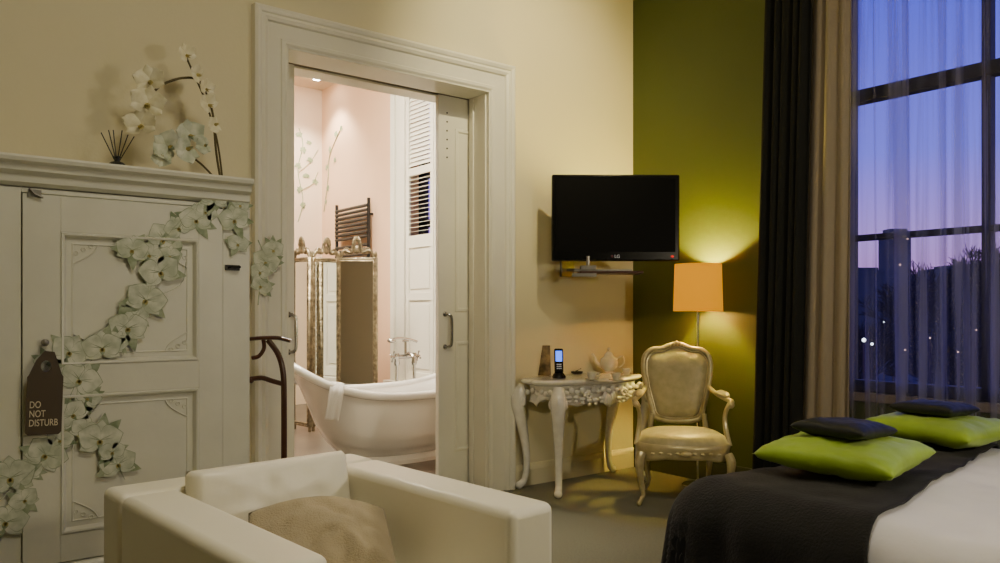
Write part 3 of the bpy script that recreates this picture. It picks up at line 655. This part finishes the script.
for sx in (-1,1):
    ar=subpart('armrest',root)
    mb=MB(); P=[(sx*0.205,tilt(0.70),0.70),(sx*0.24,0.12,0.665),(sx*0.28,0.0,0.645),(sx*0.30,-0.09,0.64),(sx*0.29,-0.13,0.625),(sx*0.268,-0.125,0.60)]
    mb.tube(spline(P,5),lerpr([0.014,0.014,0.016,0.016,0.018,0.01],5),8)
    P=[(sx*0.29,-0.10,0.63),(sx*0.268,-0.06,0.56),(sx*0.268,-0.06,0.48),(sx*0.285,-0.10,0.36)]
    mb.tube(spline(P,5),lerpr([0.015,0.013,0.015,0.02],5),8); mb.ball((sx*0.292,-0.125,0.62),0.022,n=10)
    mb.obj('arm_frame',cw,parent=ar)
    mb=MB(); mb.tube([(sx*0.24,0.12,0.672),(sx*0.26,0.07,0.672),(sx*0.28,0.0,0.668),(sx*0.29,-0.04,0.662)],[0.012,0.025,0.025,0.012],10); mb.obj('arm_pad',M['damask'],parent=ar)
# ------------------------------------------------ console table
tx,ty=3.84,3.955
root=thing('console_table','silver-white carved console table with cabriole legs','console table',(tx,ty,0))
tm=M['silverpaint']
hw=0.47
def tout(t,s=1.0,grow=0):
    a=2*pi*t; c,q=cos(a),sin(a); e=3.6; r=(abs(c)**e+abs(q)**e)**(-1/e)
    x=r*c*(hw+grow); y=r*q*(0.21+grow)
    if y<0: y-=0.035*cos(x/hw*pi*1.0)*(-y/0.21); x*=1+0.03*cos(y/0.21*pi)
    return x,y
mb=MB()
pr=[(-0.06,0.752),(0.0,0.752),(0.012,0.748),(0.018,0.738),(0.012,0.728),(0.0,0.722),(-0.012,0.715),(-0.05,0.712)]
mb.grid(lambda p,q:(*tout(p,1,pr[int(round(q*7))][0]),pr[int(round(q*7))][1]),72,8,cu=True)
mb.add([(*tout(k/72,1,-0.06),0.752) for k in range(72)],[tuple(range(72))]); mb.add([(*tout(k/72,1,-0.05),0.712) for k in range(72)],[tuple(range(72))])
mb.obj('table_top',tm,parent=root,angle=50)
mb=MB()
def apr(p,q):
    x,y=tout(p,1,-0.035-0.01*sin(q*pi)); 
    low=0.575+0.05*abs(sin(p*2*pi*3))-0.03*(abs(sin(p*2*pi*1.5+pi*0.25))**8)
    return (x,y,0.713-(0.713-low)*q)
mb.grid(apr,96,6,cu=True)
for k in range(-9,10):
    x=k*0.042; y0=-0.175-0.035*cos(x/hw*pi); 
    mb.ball((x,y0-0.018,0.672+0.012*(k%2)),0.018,sc=(1.2,0.6,1.1 if k%2 else 0.7),n=8)
for k in (-2,-1,0,1,2): mb.ball((k*0.02,-0.235,0.625-0.012*(2-abs(k))),0.024,sc=(0.6,0.6,1.7),n=8)
for sx in (-1,1):
    for k in range(-3,4): mb.ball((sx*(hw-0.03),k*0.045,0.665+0.012*(k%2)),0.016,sc=(0.6,1.1,1.1),n=8)
    for k in range(6):
        x=sx*(0.06+0.05*k); y0=-0.178-0.035*cos(x/hw*pi); mb.ball((x,y0-0.016,0.625-0.014*sin(k*1.05)),0.016,sc=(1.5,0.6,0.7),n=8)
        mb.ball((x,y0-0.016,0.600-0.014*sin(k*1.05)),0.010,sc=(1.3,0.6,0.8),n=8)
    # acanthus scroll either side of the centre shell
    y0=-0.178-0.035*cos(0.17/hw*pi)
    mb.tube([(sx*(0.17+0.035*cos(t)*(1-t/12)),y0-0.018,0.645+0.028*sin(t)*(1-t/12)) for t in [q*0.6 for q in range(14)]],0.007,6)
mb.obj('apron',tm,parent=root,angle=60,solid=0.006)
for (x,y,ox_,oy_) in ((-0.40,-0.17,-1,-1),(0.40,-0.17,1,-1),(-0.42,0.16,-1,0.15),(0.42,0.16,1,0.15)):
    mb=MB(); l=math.hypot(ox_,oy_);dx,dy=ox_/l,oy_/l
    P=[(x,y,0.70),(x+dx*0.035,y+dy*0.035,0.63),(x+dx*0.04,y+dy*0.04,0.55),(x+dx*0.0,y+dy*0.0,0.38),(x-dx*0.025,y-dy*0.025,0.2),(x-dx*0.01,y-dy*0.01,0.07),(x+dx*0.03,y+dy*0.03,0.03),(x+dx*0.05,y+dy*0.05,0.03)]
    mb.tube(spline(P,5),lerpr([0.038,0.052,0.047,0.033,0.024,0.023,0.027,0.016],5),10)
    mb.ball((x+dx*0.035,y+dy*0.035,0.028),0.028,n=10)
    for k in range(5): mb.ball((x+dx*(0.078-0.012*k),y+dy*(0.078-0.012*k),0.62-0.05*k),0.021-0.003*k,sc=(0.8,0.8,1.4),n=8)
    for s in (-1,1): mb.ball((x+dx*0.03-dy*0.045*s,y+dy*0.03+dx*0.045*s,0.60),0.022,sc=(0.9,0.9,1.6),n=8)
    mb.obj('leg',tm,parent=root,angle=60)
p=onZ(559,378,0.753); 
ph=thing('cordless_phone','black cordless phone with lit blue screen in cradle','telephone',(p.x,p.y,0.7535),math.radians(-36))
mb=MB(); mb.lathe([(0.045,0),(0.048,0.006),(0.042,0.02),(0.03,0.035)],n=20); mb.box(-0.028,0.028,0.0,0.025,0.01,0.06); mb.obj('cradle',M['tvblack'],parent=ph)
mb=MB(); mb.box(-0.03,0.03,-0.012,0.012,0,0.165); mb.obj('handset',M['tvblack'],parent=ph,loc=(0,0,0.035),rot=(-0.2,0,0),bevel=0.008)
mb=MB(); mb.box(-0.022,0.022,-0.0135,-0.0122,0.075,0.148); mb.obj('display',M['bluescr'],parent=ph,loc=(0,0,0.035),rot=(-0.2,0,0))
mb=MB()
for i in range(3):
    for j in range(3): mb.box(-0.016+j*0.012,-0.008+j*0.012,-0.0145,-0.0122,0.024+i*0.014,0.031+i*0.014)
mb.obj('keypad',M['logo'],parent=ph,loc=(0,0,0.035),rot=(-0.2,0,0))
p=onZ(547,376,0.753)+Vector((0.02,0.05,0))
cd=thing('card_stand','small brown folded information card on the table','card',(p.x,p.y,0.7535),math.radians(-50))
mb=MB(); mb.add([(-0.04,-0.03,0),(0.04,-0.03,0),(0.04,0,0.21),(-0.04,0,0.21),(-0.04,0.04,0),(0.04,0.04,0)],[(0,1,2,3),(3,2,5,4)]); mb.obj('card',mat('card_print',(0.4,0.3,0.15),0.6,col2=(0.1,0.08,0.05),vscale=20),parent=cd,solid=0.002,recalc=False)
p=onZ(577,374,0.753)
sm=thing('pen_tray','small dark dish with a pen','dish',(p.x,p.y,0.7535))
mb=MB(); mb.lathe([(0.03,0),(0.04,0.005),(0.045,0.018),(0.042,0.018),(0.035,0.008),(0.005,0.006)],n=20); mb.obj('dish',M['dark'],parent=sm)
mb=MB(); mb.tube([(-0.03,0,0.016),(0.06,0.02,0.035)],0.004,6); mb.obj('pen',M['chrome'],parent=sm)
p=onZ(609,373,0.753)
tp=thing('teapot','ivory porcelain teapot with curved spout','teapot',(p.x,p.y,0.7535),math.radians(-38)); tp.scale=(1.08,1.08,1.08)
po=M['porcelain']
mb=MB(); mb.lathe([(0.03,0),(0.035,0.005),(0.028,0.012),(0.055,0.035),(0.066,0.065),(0.058,0.095),(0.035,0.112),(0.03,0.118)],n=26); mb.obj('body',po,parent=tp)
mb=MB(); mb.lathe([(0.034,0.118),(0.03,0.128),(0.015,0.142),(0.006,0.146),(0.012,0.155),(0.012,0.165),(0.002,0.175)],n=20); mb.obj('lid',po,parent=tp)
mb=MB(); mb.tube(spline([(-0.055,0,0.05),(-0.085,0,0.07),(-0.095,0,0.11),(-0.115,0,0.13)],5),lerpr([0.016,0.012,0.009,0.008],5),10); mb.obj('spout',po,parent=tp)
mb=MB(); mb.tube(spline([(0.055,0,0.095),(0.09,0,0.115),(0.105,0,0.08),(0.085,0,0.045),(0.055,0,0.04)],5),0.006,8); mb.obj('handle',po,parent=tp)
for (u,v) in ((592,380),(616,381),(627,376)):
    p=onZ(u,v,0.753)
    t=thing('teacup','ivory porcelain teacup on saucer','teacup',(p.x,p.y,0.7535),math.radians(random.uniform(-80,40)),group='teacups beside the teapot')
    mb=MB(); mb.lathe([(0.022,0.0),(0.045,0.006),(0.048,0.012),(0.04,0.01),(0.015,0.006)],n=24); mb.obj('saucer',po,parent=t)
    mb=MB(); mb.lathe([(0.016,0.009),(0.02,0.012),(0.030,0.035),(0.034,0.052),(0.031,0.052),(0.027,0.035),(0.01,0.016)],n=22); mb.obj('cup',po,parent=t)
    mb=MB(); mb.tube(spline([(0.032,0,0.046),(0.05,0,0.046),(0.046,0,0.028),(0.028,0,0.026)],4),0.0035,6); mb.obj('handle',po,parent=t)
# ------------------------------------------------ curtains
def pleat(mb,x,yt,yb,z0,z1,folds,amp,seed=0,ny=220,nz=24,irr=1.0):
    def fn(p,q):
        z=z0+(z1-z0)*q; ya=yb[0]+(yt[0]-yb[0])*q; yc=yb[1]+(yt[1]-yb[1])*q
        ph=p*folds*2*pi+irr*1.2*noise.noise(Vector((p*folds*0.7+seed,q*0.8,0)))+irr*0.8*sin(q*2.5+seed)
        w=sin(ph)+0.35*sin(ph*0.5+seed)
        a=amp*(0.75+0.6*noise.noise(Vector((p*5+seed,q*1.2,3))))
        y=ya+(yc-ya)*p+0.25*amp*cos(ph)
        return (x+a*w,y,z)
    mb.grid(fn,ny,nz)
mb=MB(); pleat(mb,4.38,(2.54,2.84),(2.65,2.97),0.02,3.95,5,0.034,1); mb.obj('curtain',M['curtdark'],label='heavy near-black floor-length drape beside the window',category='curtain',recalc=False,angle=80,solid=0.004)
mb=MB(); pleat(mb,4.465,(2.37,2.66),(2.37,2.76),0.02,3.95,4,0.022,5); mb.obj('curtain',M['taupe'],label='taupe floor-length drape between dark drape and voile',category='curtain',recalc=False,angle=80,solid=0.004)
mb=MB(); pleat(mb,4.535,(0.62,2.52),(0.62,2.52),0.02,3.95,20,0.015,9,ny=1000,nz=50,irr=1.8); mb.obj('curtain',M['sheer'],label='translucent pleated voile covering the tall window',category='curtain',recalc=False,angle=80)
mb=MB(); mb.box(4.34,4.58,0.5,3.05,3.955,4.0); mb.obj('curtain_track',M['white'],label='white ceiling curtain track above the window',category='curtain rail')
# ------------------------------------------------ BATHROOM
tcx,tcy=3.30,5.62
root=thing('bathtub','white freestanding double-ended slipper bathtub','bathtub',(tcx,tcy,0))
LX,LY=0.90,0.39
def rimz(a): return 0.55+0.25*abs(cos(a))**3.0
def ringpt(a,s,off=0):
    c,q=cos(a),sin(a); e=2.3; r=(abs(c)**e+abs(q)**e)**(-1/e)
    return r*c*(LX*s[0]-off),r*q*(LY*s[1]-off)
prf=[(0.50,0.52,0.10),(0.56,0.62,0.13),(0.66,0.78,0.25),(0.75,0.90,0.42),(0.84,0.97,0.68),(0.93,1.0,0.9),(1.02,1.06,1.0)]
def outer(p,q,off=0.0,zb=0.0):
    a=2*pi*p; i=q*(len(prf)-1); k=min(int(i),len(prf)-2); f=i-k
    sx,sy,zz=[prf[k][j]*(1-f)+prf[k+1][j]*f for j in range(3)]
    x,y=ringpt(a,(sx,sy),off); return (x,y,zb+zz*(rimz(a)-zb))
mb=MB(); mb.grid(outer,80,24,cu=True); mb.grid(lambda p,q:outer(p,q,0.03,0.04),80,24,cu=True)
mb.add([outer(k/80,0,0.03,0.04) for k in range(80)],[tuple(range(80))])
mb.obj('basin',M['enamel'],parent=root,angle=70)
mb=MB(); mb.tube([(*ringpt(2*pi*k/80,(1.03,1.08),0.01),rimz(2*pi*k/80)) for k in range(80)],0.034,12,closed=True); mb.obj('rolled_rim',M['enamel'],parent=root)
mb=MB()
def pl(p,q):
    a=2*pi*p; s=[(0.64,0.68,0.0),(0.64,0.68,0.03),(0.58,0.62,0.05),(0.52,0.55,0.09),(0.52,0.54,0.12)][int(round(q*4))]
    x,y=ringpt(a,(s[0],s[1])); return (x,y,s[2])
mb.grid(pl,60,5,cu=True); mb.obj('plinth',M['enamel'],parent=root)
mb=MB()
def tow(p,q):
    x=(p-0.5)*0.10
    pts=[(0.10,-0.12),(0.06,-0.03),(0.0,0.046),(-0.06,-0.01),(-0.065,-0.1),(-0.055,-0.18),(-0.045,-0.23)]
    i=q*(len(pts)-1);k=min(int(i),len(pts)-2);f=i-k
    y=pts[k][0]*(1-f)+pts[k+1][0]*f; z=pts[k][1]*(1-f)+pts[k+1][1]*f
    return (x,y+0.006*sin(p*12),z+(x*x*-2))
mb.grid(tow,12,26)
best=None
for k in range(200):
    a=2*pi*k/200; x,y=ringpt(a,(1.02,1.05),0.01); P=Vector((tcx+x,tcy+y,rimz(a)))
    d=P.x*FX+P.y*FY; u=500+F*(P.x*FY-P.y*FX)/d
    if y<0 and (best is None or abs(u-337)<best[0]): best=(abs(u-337),P,a)
P=best[1]; a=best[2]; P2=Vector((tcx+ringpt(a+0.05,(1.02,1.05),0.01)[0],tcy+ringpt(a+0.05,(1.02,1.05),0.01)[1],0)); tg=(P2-Vector((P.x,P.y,0))); ang=math.atan2(tg.y,tg.x)
slope=math.atan2(rimz(a+0.05)-rimz(a),tg.length)
mb.obj('towel',M['towel'],label='folded white towel draped over the bathtub rim',category='towel',loc=(P.x,P.y,P.z),rot=(0,-slope*0.5,ang),solid=0.012,recalc=False,angle=80)
tp=atD(417,368,6.95)
root=thing('bath_mixer','chrome telephone-style bath mixer with handset','bath tap',(tp.x,6.12,0))
mb=MB()
for x in (-0.09,0.09):
    mb.tube([(x,0,0.0),(x,0,0.78)],0.013,10); mb.lathe([(0.03,0),(0.03,0.01),(0.015,0.02)],c=(x,0,0),n=14); mb.lathe([(0.02,0.72),(0.026,0.74),(0.02,0.78),(0.028,0.8),(0.02,0.83)],c=(x,0,0),n=14)
mb.tube([(-0.1,0,0.3),(0.1,0,0.3)],0.008,8)
mb.obj('standpipe',M['nickel'],parent=root)
mb=MB(); mb.tube([(-0.1,0,0.8),(0.1,0,0.8)],0.02,10); mb.tube(spline([(0,0,0.8),(0,-0.06,0.83),(0,-0.13,0.8),(0,-0.14,0.75)],5),0.015,10); mb.tube([(0,0,0.8),(0,0,0.93)],0.012,8); mb.obj('spout',M['nickel'],parent=root)
for x in (-0.13,0.13):
    mb=MB(); mb.tube([(x*0.8,0,0.8),(x*1.15,0,0.8)],0.012,8)
    for t in range(4): mb.tube([(x,0,0.8),(x,0.045*cos(t*pi/2+0.4),0.8+0.045*sin(t*pi/2+0.4))],0.007,6); mb.ball((x,0.045*cos(t*pi/2+0.4),0.8+0.045*sin(t*pi/2+0.4)),0.01,n=8)
    mb.obj('handle',M['nickel'],parent=root)
mb=MB(); mb.tube([(-0.03,0,0.94),(0.03,0,0.94)],0.01,8); mb.tube(spline([(0.12,0,0.93),(0.03,0,0.955),(-0.06,0,0.965),(-0.13,-0.01,0.96)],5),0.011,8); mb.ball((-0.15,-0.01,0.945),0.04,sc=(1,1,0.5)); mb.obj('handset',M['nickel'],parent=root)
mp=atD(357,300,7.95)
root=thing('folding_mirror','three-panel folding mirror in ornate gilt frames','mirror',(mp.x,mp.y,0),math.radians(-38))
def mpanel(cx,cy,w,rot,hgt=1.75):
    pn=subpart('mirror_panel',root); pn.location=(cx,cy,0.0); pn.rotation_euler=(0,0,rot)
    mb=MB(); rect_mould(mb,-w,w,0.05,hgt,0.02,[(0,0.0),(0,0.04),(0.012,0.05),(0.025,0.042),(0.036,0.05),(0.045,0.03)])
    mb.box(-w+0.002,w-0.002,0.0,0.02,0.05,hgt)
    for i in range(int(hgt/0.05)):
        for s in (-1,1): mb.ball((s*(w-0.023),-0.028,0.08+i*0.05),0.010,sc=(0.9,0.6,2.0),n=6)
    for s in (-1,1): mb.tube([(s*(w-0.03),0,0.05),(s*(w-0.03),0,0)],0.015,8)
    mb.obj('frame',M['gold'],parent=pn,angle=60)
    mb=MB(); mb.box(-w+0.04,w-0.04,-0.012,-0.006,0.09,hgt-0.04); mb.obj('mirror_glass',M['mirror'],parent=pn)
    mb=MB()
    for s in (-1,1):
        mb.tube(spline([(s*w*0.85,0,hgt+0.005),(s*w*0.6,0,hgt+0.07),(s*w*0.3,0,hgt+0.05),(s*w*0.15,0,hgt+0.14),(0,0,hgt+0.19)],5),lerpr([0.018,0.021,0.019,0.018,0.016],5),7)
        mb.tube([(s*(w*0.5+0.034*cos(t)*(1-t/14)),0,hgt+0.065+0.034*sin(t)*(1-t/14)) for t in [q*0.6 for q in range(14)]],0.010,6)
        mb.ball((s*w*0.92,0,hgt+0.025),0.022,sc=(0.8,0.6,1.8),n=8)
    for t in range(7): mb.ball((0.038*cos(pi*t/6),-0.01,hgt+0.14+0.055*sin(pi*t/6)),0.018,sc=(0.8,0.6,1.4),n=8)
    mb.ball((0,0,hgt+0.08),0.034,sc=(1,0.5,1.3)); mb.obj('crest',M['gold'],parent=pn,angle=60)
mpanel(0.0,0.0,0.21,math.radians(-6)); mpanel(-0.33,0.09,0.19,math.radians(50)); mpanel(-0.56,0.02,0.17,math.radians(-44))
root=thing('towel_radiator','black ladder towel radiator on peach wall','radiator',(XB-0.06,8.38,1.12))
for y in (-0.40,0.40):
    mb=MB(); mb.tube([(0,y,0),(0,y,1.38)],0.02,8)
    for z in (0.15,1.2): mb.tube([(0,y,z),(0.055,y,z)],0.012,6)
    mb.obj('upright',M['dark'],parent=root)
for z in [0.05+0.05*i for i in range(27) if i%9!=8]:
    mb=MB(); mb.tube([(-0.01,-0.4,z),(-0.01,0.4,z)],0.019,8); mb.obj('rung',M['dark'],parent=root)
# ------------------------------------------------ OUTSIDE
mb=MB(); mb.box(4.9,400,-300,300,-8.2,-8); mb.obj('ground',M['ground'],kind=S,smooth=False)
def tree_mesh(seed):
    random.seed(seed); mb=MB()
    def br(p,d,l,r,lv):
        e=p+d*l; mb.tube([p,(p+e)/2+Vector((random.uniform(-.1,.1),random.uniform(-.1,.1),0))*l*0.3,e],[r,r*0.8,r*0.6],5 if lv>1 else 3)
        if lv==0: return
        for k in range(4):
            nd=(d+Vector((random.uniform(-1,1),random.uniform(-1,1),random.uniform(-0.2,0.7)))*0.85).normalized()
            br(p+d*l*random.uniform(0.55,1),nd,l*random.uniform(0.6,0.8),max(0.03,r*0.58),lv-1)
    br(Vector((0,0,0)),Vector((0,0,1)),3.9,0.3,6)
    return mb
tms=[]
for i,(u,dp,sc) in enumerate(((862,42,0.95),(925,60,1.15),(958,40,0.9),(990,82,1.55),(1040,48,1.0))):
    q=atD(u,312,dp)
    if i<2:
        o=tree_mesh(i+3).obj('bare_tree',M['tree'],recalc=False,smooth=False,loc=(q.x,q.y,-8)); tms.append(o)
    else:
        o=tms[i%2].copy(); bpy.context.scene.collection.objects.link(o); o.location=(q.x,q.y,-8)
    o.scale=(sc,sc,sc); o.rotation_euler=(0,0,i*1.3); o['label']='dark bare winter tree outside the window at dusk'; o['category']='tree'; o['group']='bare trees outside'
random.seed(11)
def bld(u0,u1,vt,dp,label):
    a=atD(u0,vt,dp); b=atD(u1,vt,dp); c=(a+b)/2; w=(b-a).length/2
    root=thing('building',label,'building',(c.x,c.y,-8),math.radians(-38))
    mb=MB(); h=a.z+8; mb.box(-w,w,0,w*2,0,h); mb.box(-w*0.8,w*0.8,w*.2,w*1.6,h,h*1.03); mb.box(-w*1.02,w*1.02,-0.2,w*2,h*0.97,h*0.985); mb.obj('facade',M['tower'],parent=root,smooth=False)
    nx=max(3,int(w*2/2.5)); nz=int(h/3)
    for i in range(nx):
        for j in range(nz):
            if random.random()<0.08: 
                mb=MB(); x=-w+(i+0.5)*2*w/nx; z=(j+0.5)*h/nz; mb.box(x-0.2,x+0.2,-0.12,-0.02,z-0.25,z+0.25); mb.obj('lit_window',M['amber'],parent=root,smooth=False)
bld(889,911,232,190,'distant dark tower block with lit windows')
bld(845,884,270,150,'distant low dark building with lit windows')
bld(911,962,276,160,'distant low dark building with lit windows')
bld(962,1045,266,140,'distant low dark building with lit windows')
for (u,v,dp,big) in ((864,340,34,.085),(872,344,35,.06),(893,332,70,.12),(905,350,38,.05),(930,338,36,.04),(958,352,34,.04),(976,330,34,.04),(884,322,80,.1)):
    q=atD(u,v,dp); t=thing('street_lamp','distant glowing street lamp seen through the window','street lamp',(q.x,q.y,-8),group='street lamps outside')
    mb=MB(); mb.tube([(0,0,0),(0,0,q.z+8-big)],0.05,6); mb.obj('pole',M['dark'],parent=t)
    mb=MB(); mb.ball((0,0,q.z+8),big,n=10); mb.obj('lantern',M['bright'] if big>0.055 else M['amber'],parent=t)
# ------------------------------------------------ world
w=bpy.data.worlds.new('World'); bpy.context.scene.world=w; w.use_nodes=True; nt=w.node_tree; nt.nodes.clear()
o=nt.nodes.new('ShaderNodeOutputWorld'); bg=nt.nodes.new('ShaderNodeBackground'); tc=nt.nodes.new('ShaderNodeTexCoord'); sp=nt.nodes.new('ShaderNodeSeparateXYZ'); cr=nt.nodes.new('ShaderNodeValToRGB')
nt.links.new(tc.outputs['Generated'],sp.inputs[0]); nt.links.new(sp.outputs['Z'],cr.inputs[0]); nt.links.new(cr.outputs[0],bg.inputs[0]); nt.links.new(bg.outputs[0],o.inputs[0])
e=cr.color_ramp.elements; e[0].position=0.0; e[0].color=(0.52,0.22,0.52,1); e[1].position=1.0; e[1].color=(0.02,0.04,0.25,1)
for pos,c in ((0.08,(0.44,0.27,0.74)),(0.18,(0.18,0.18,0.88)),(0.36,(0.08,0.10,0.80))):
    k=e.new(pos); k.color=(*c,1)
bg.inputs[1].default_value=1.4
# ------------------------------------------------ lights
def area(name,loc,size,power,col,target=None,sy=None):
    l=bpy.data.lights.new(name,'AREA'); l.energy=power; l.color=col; l.size=size
    if sy: l.shape='RECTANGLE'; l.size_y=sy
    ob=bpy.data.objects.new(name,l); bpy.context.scene.collection.objects.link(ob); ob.location=loc
    if target: ob.rotation_euler=(Vector(target)-Vector(loc)).to_track_quat('-Z','Y').to_euler()
    return ob
def point(name,loc,power,col,r=0.05):
    l=bpy.data.lights.new(name,'POINT'); l.energy=power; l.color=col; l.shadow_soft_size=r
    ob=bpy.data.objects.new(name,l); bpy.context.scene.collection.objects.link(ob); ob.location=loc; return ob
def spot(name,loc,power,col,ang=100,target=None,blend=0.6):
    l=bpy.data.lights.new(name,'SPOT'); l.energy=power; l.color=col; l.shadow_soft_size=0.05; l.spot_size=math.radians(ang); l.spot_blend=blend
    ob=bpy.data.objects.new(name,l); bpy.context.scene.collection.objects.link(ob); ob.location=loc
    if target: ob.rotation_euler=(Vector(target)-Vector(loc)).to_track_quat('-Z','Y').to_euler()
    return ob
point('bedside_light',(2.9,-0.5,1.6),88,(1,0.86,0.60),0.10)
area('ceiling_light',(1.3,1.2,3.95),0.7,34,(1,0.90,0.68),(1.0,2.2,0))
spot('wall_spot',(2.9,2.0,3.9),270,(1,0.84,0.48),60,(3.5,4.19,2.75),1.0)
spot('seat_spot',(1.6,1.2,3.9),60,(1,0.92,0.74),40,(1.0,2.0,0.6),1.0)
point('lamp_light',(lx,ly,1.42),110,(1,0.76,0.13),0.03)
point('lamp_fill_added',(lx,ly,1.235),36,(1,0.52,0.12),0.02)  # second source added low in the shade to cast warm glow on the wall
area('bathroom_light',(2.6,6.6,3.95),1.2,320,(1,0.88,0.70),(3.2,7.2,0))
for (x,y) in DL: spot('bathroom_spot',(x-0.05,y-0.02,3.98),190,(1,0.90,0.74))
# ------------------------------------------------ camera
cam=bpy.data.cameras.new('camera'); co=bpy.data.objects.new('camera',cam); bpy.context.scene.collection.objects.link(co)
co.location=(0,0,H); co.rotation_euler=(pi/2,0,-math.atan2(FX,FY)); cam.sensor_width=36; cam.lens=F/1000*36; cam.shift_y=(HV-281.5)/1000; cam.clip_end=1000; cam.clip_start=0.05
bpy.context.scene.camera=co
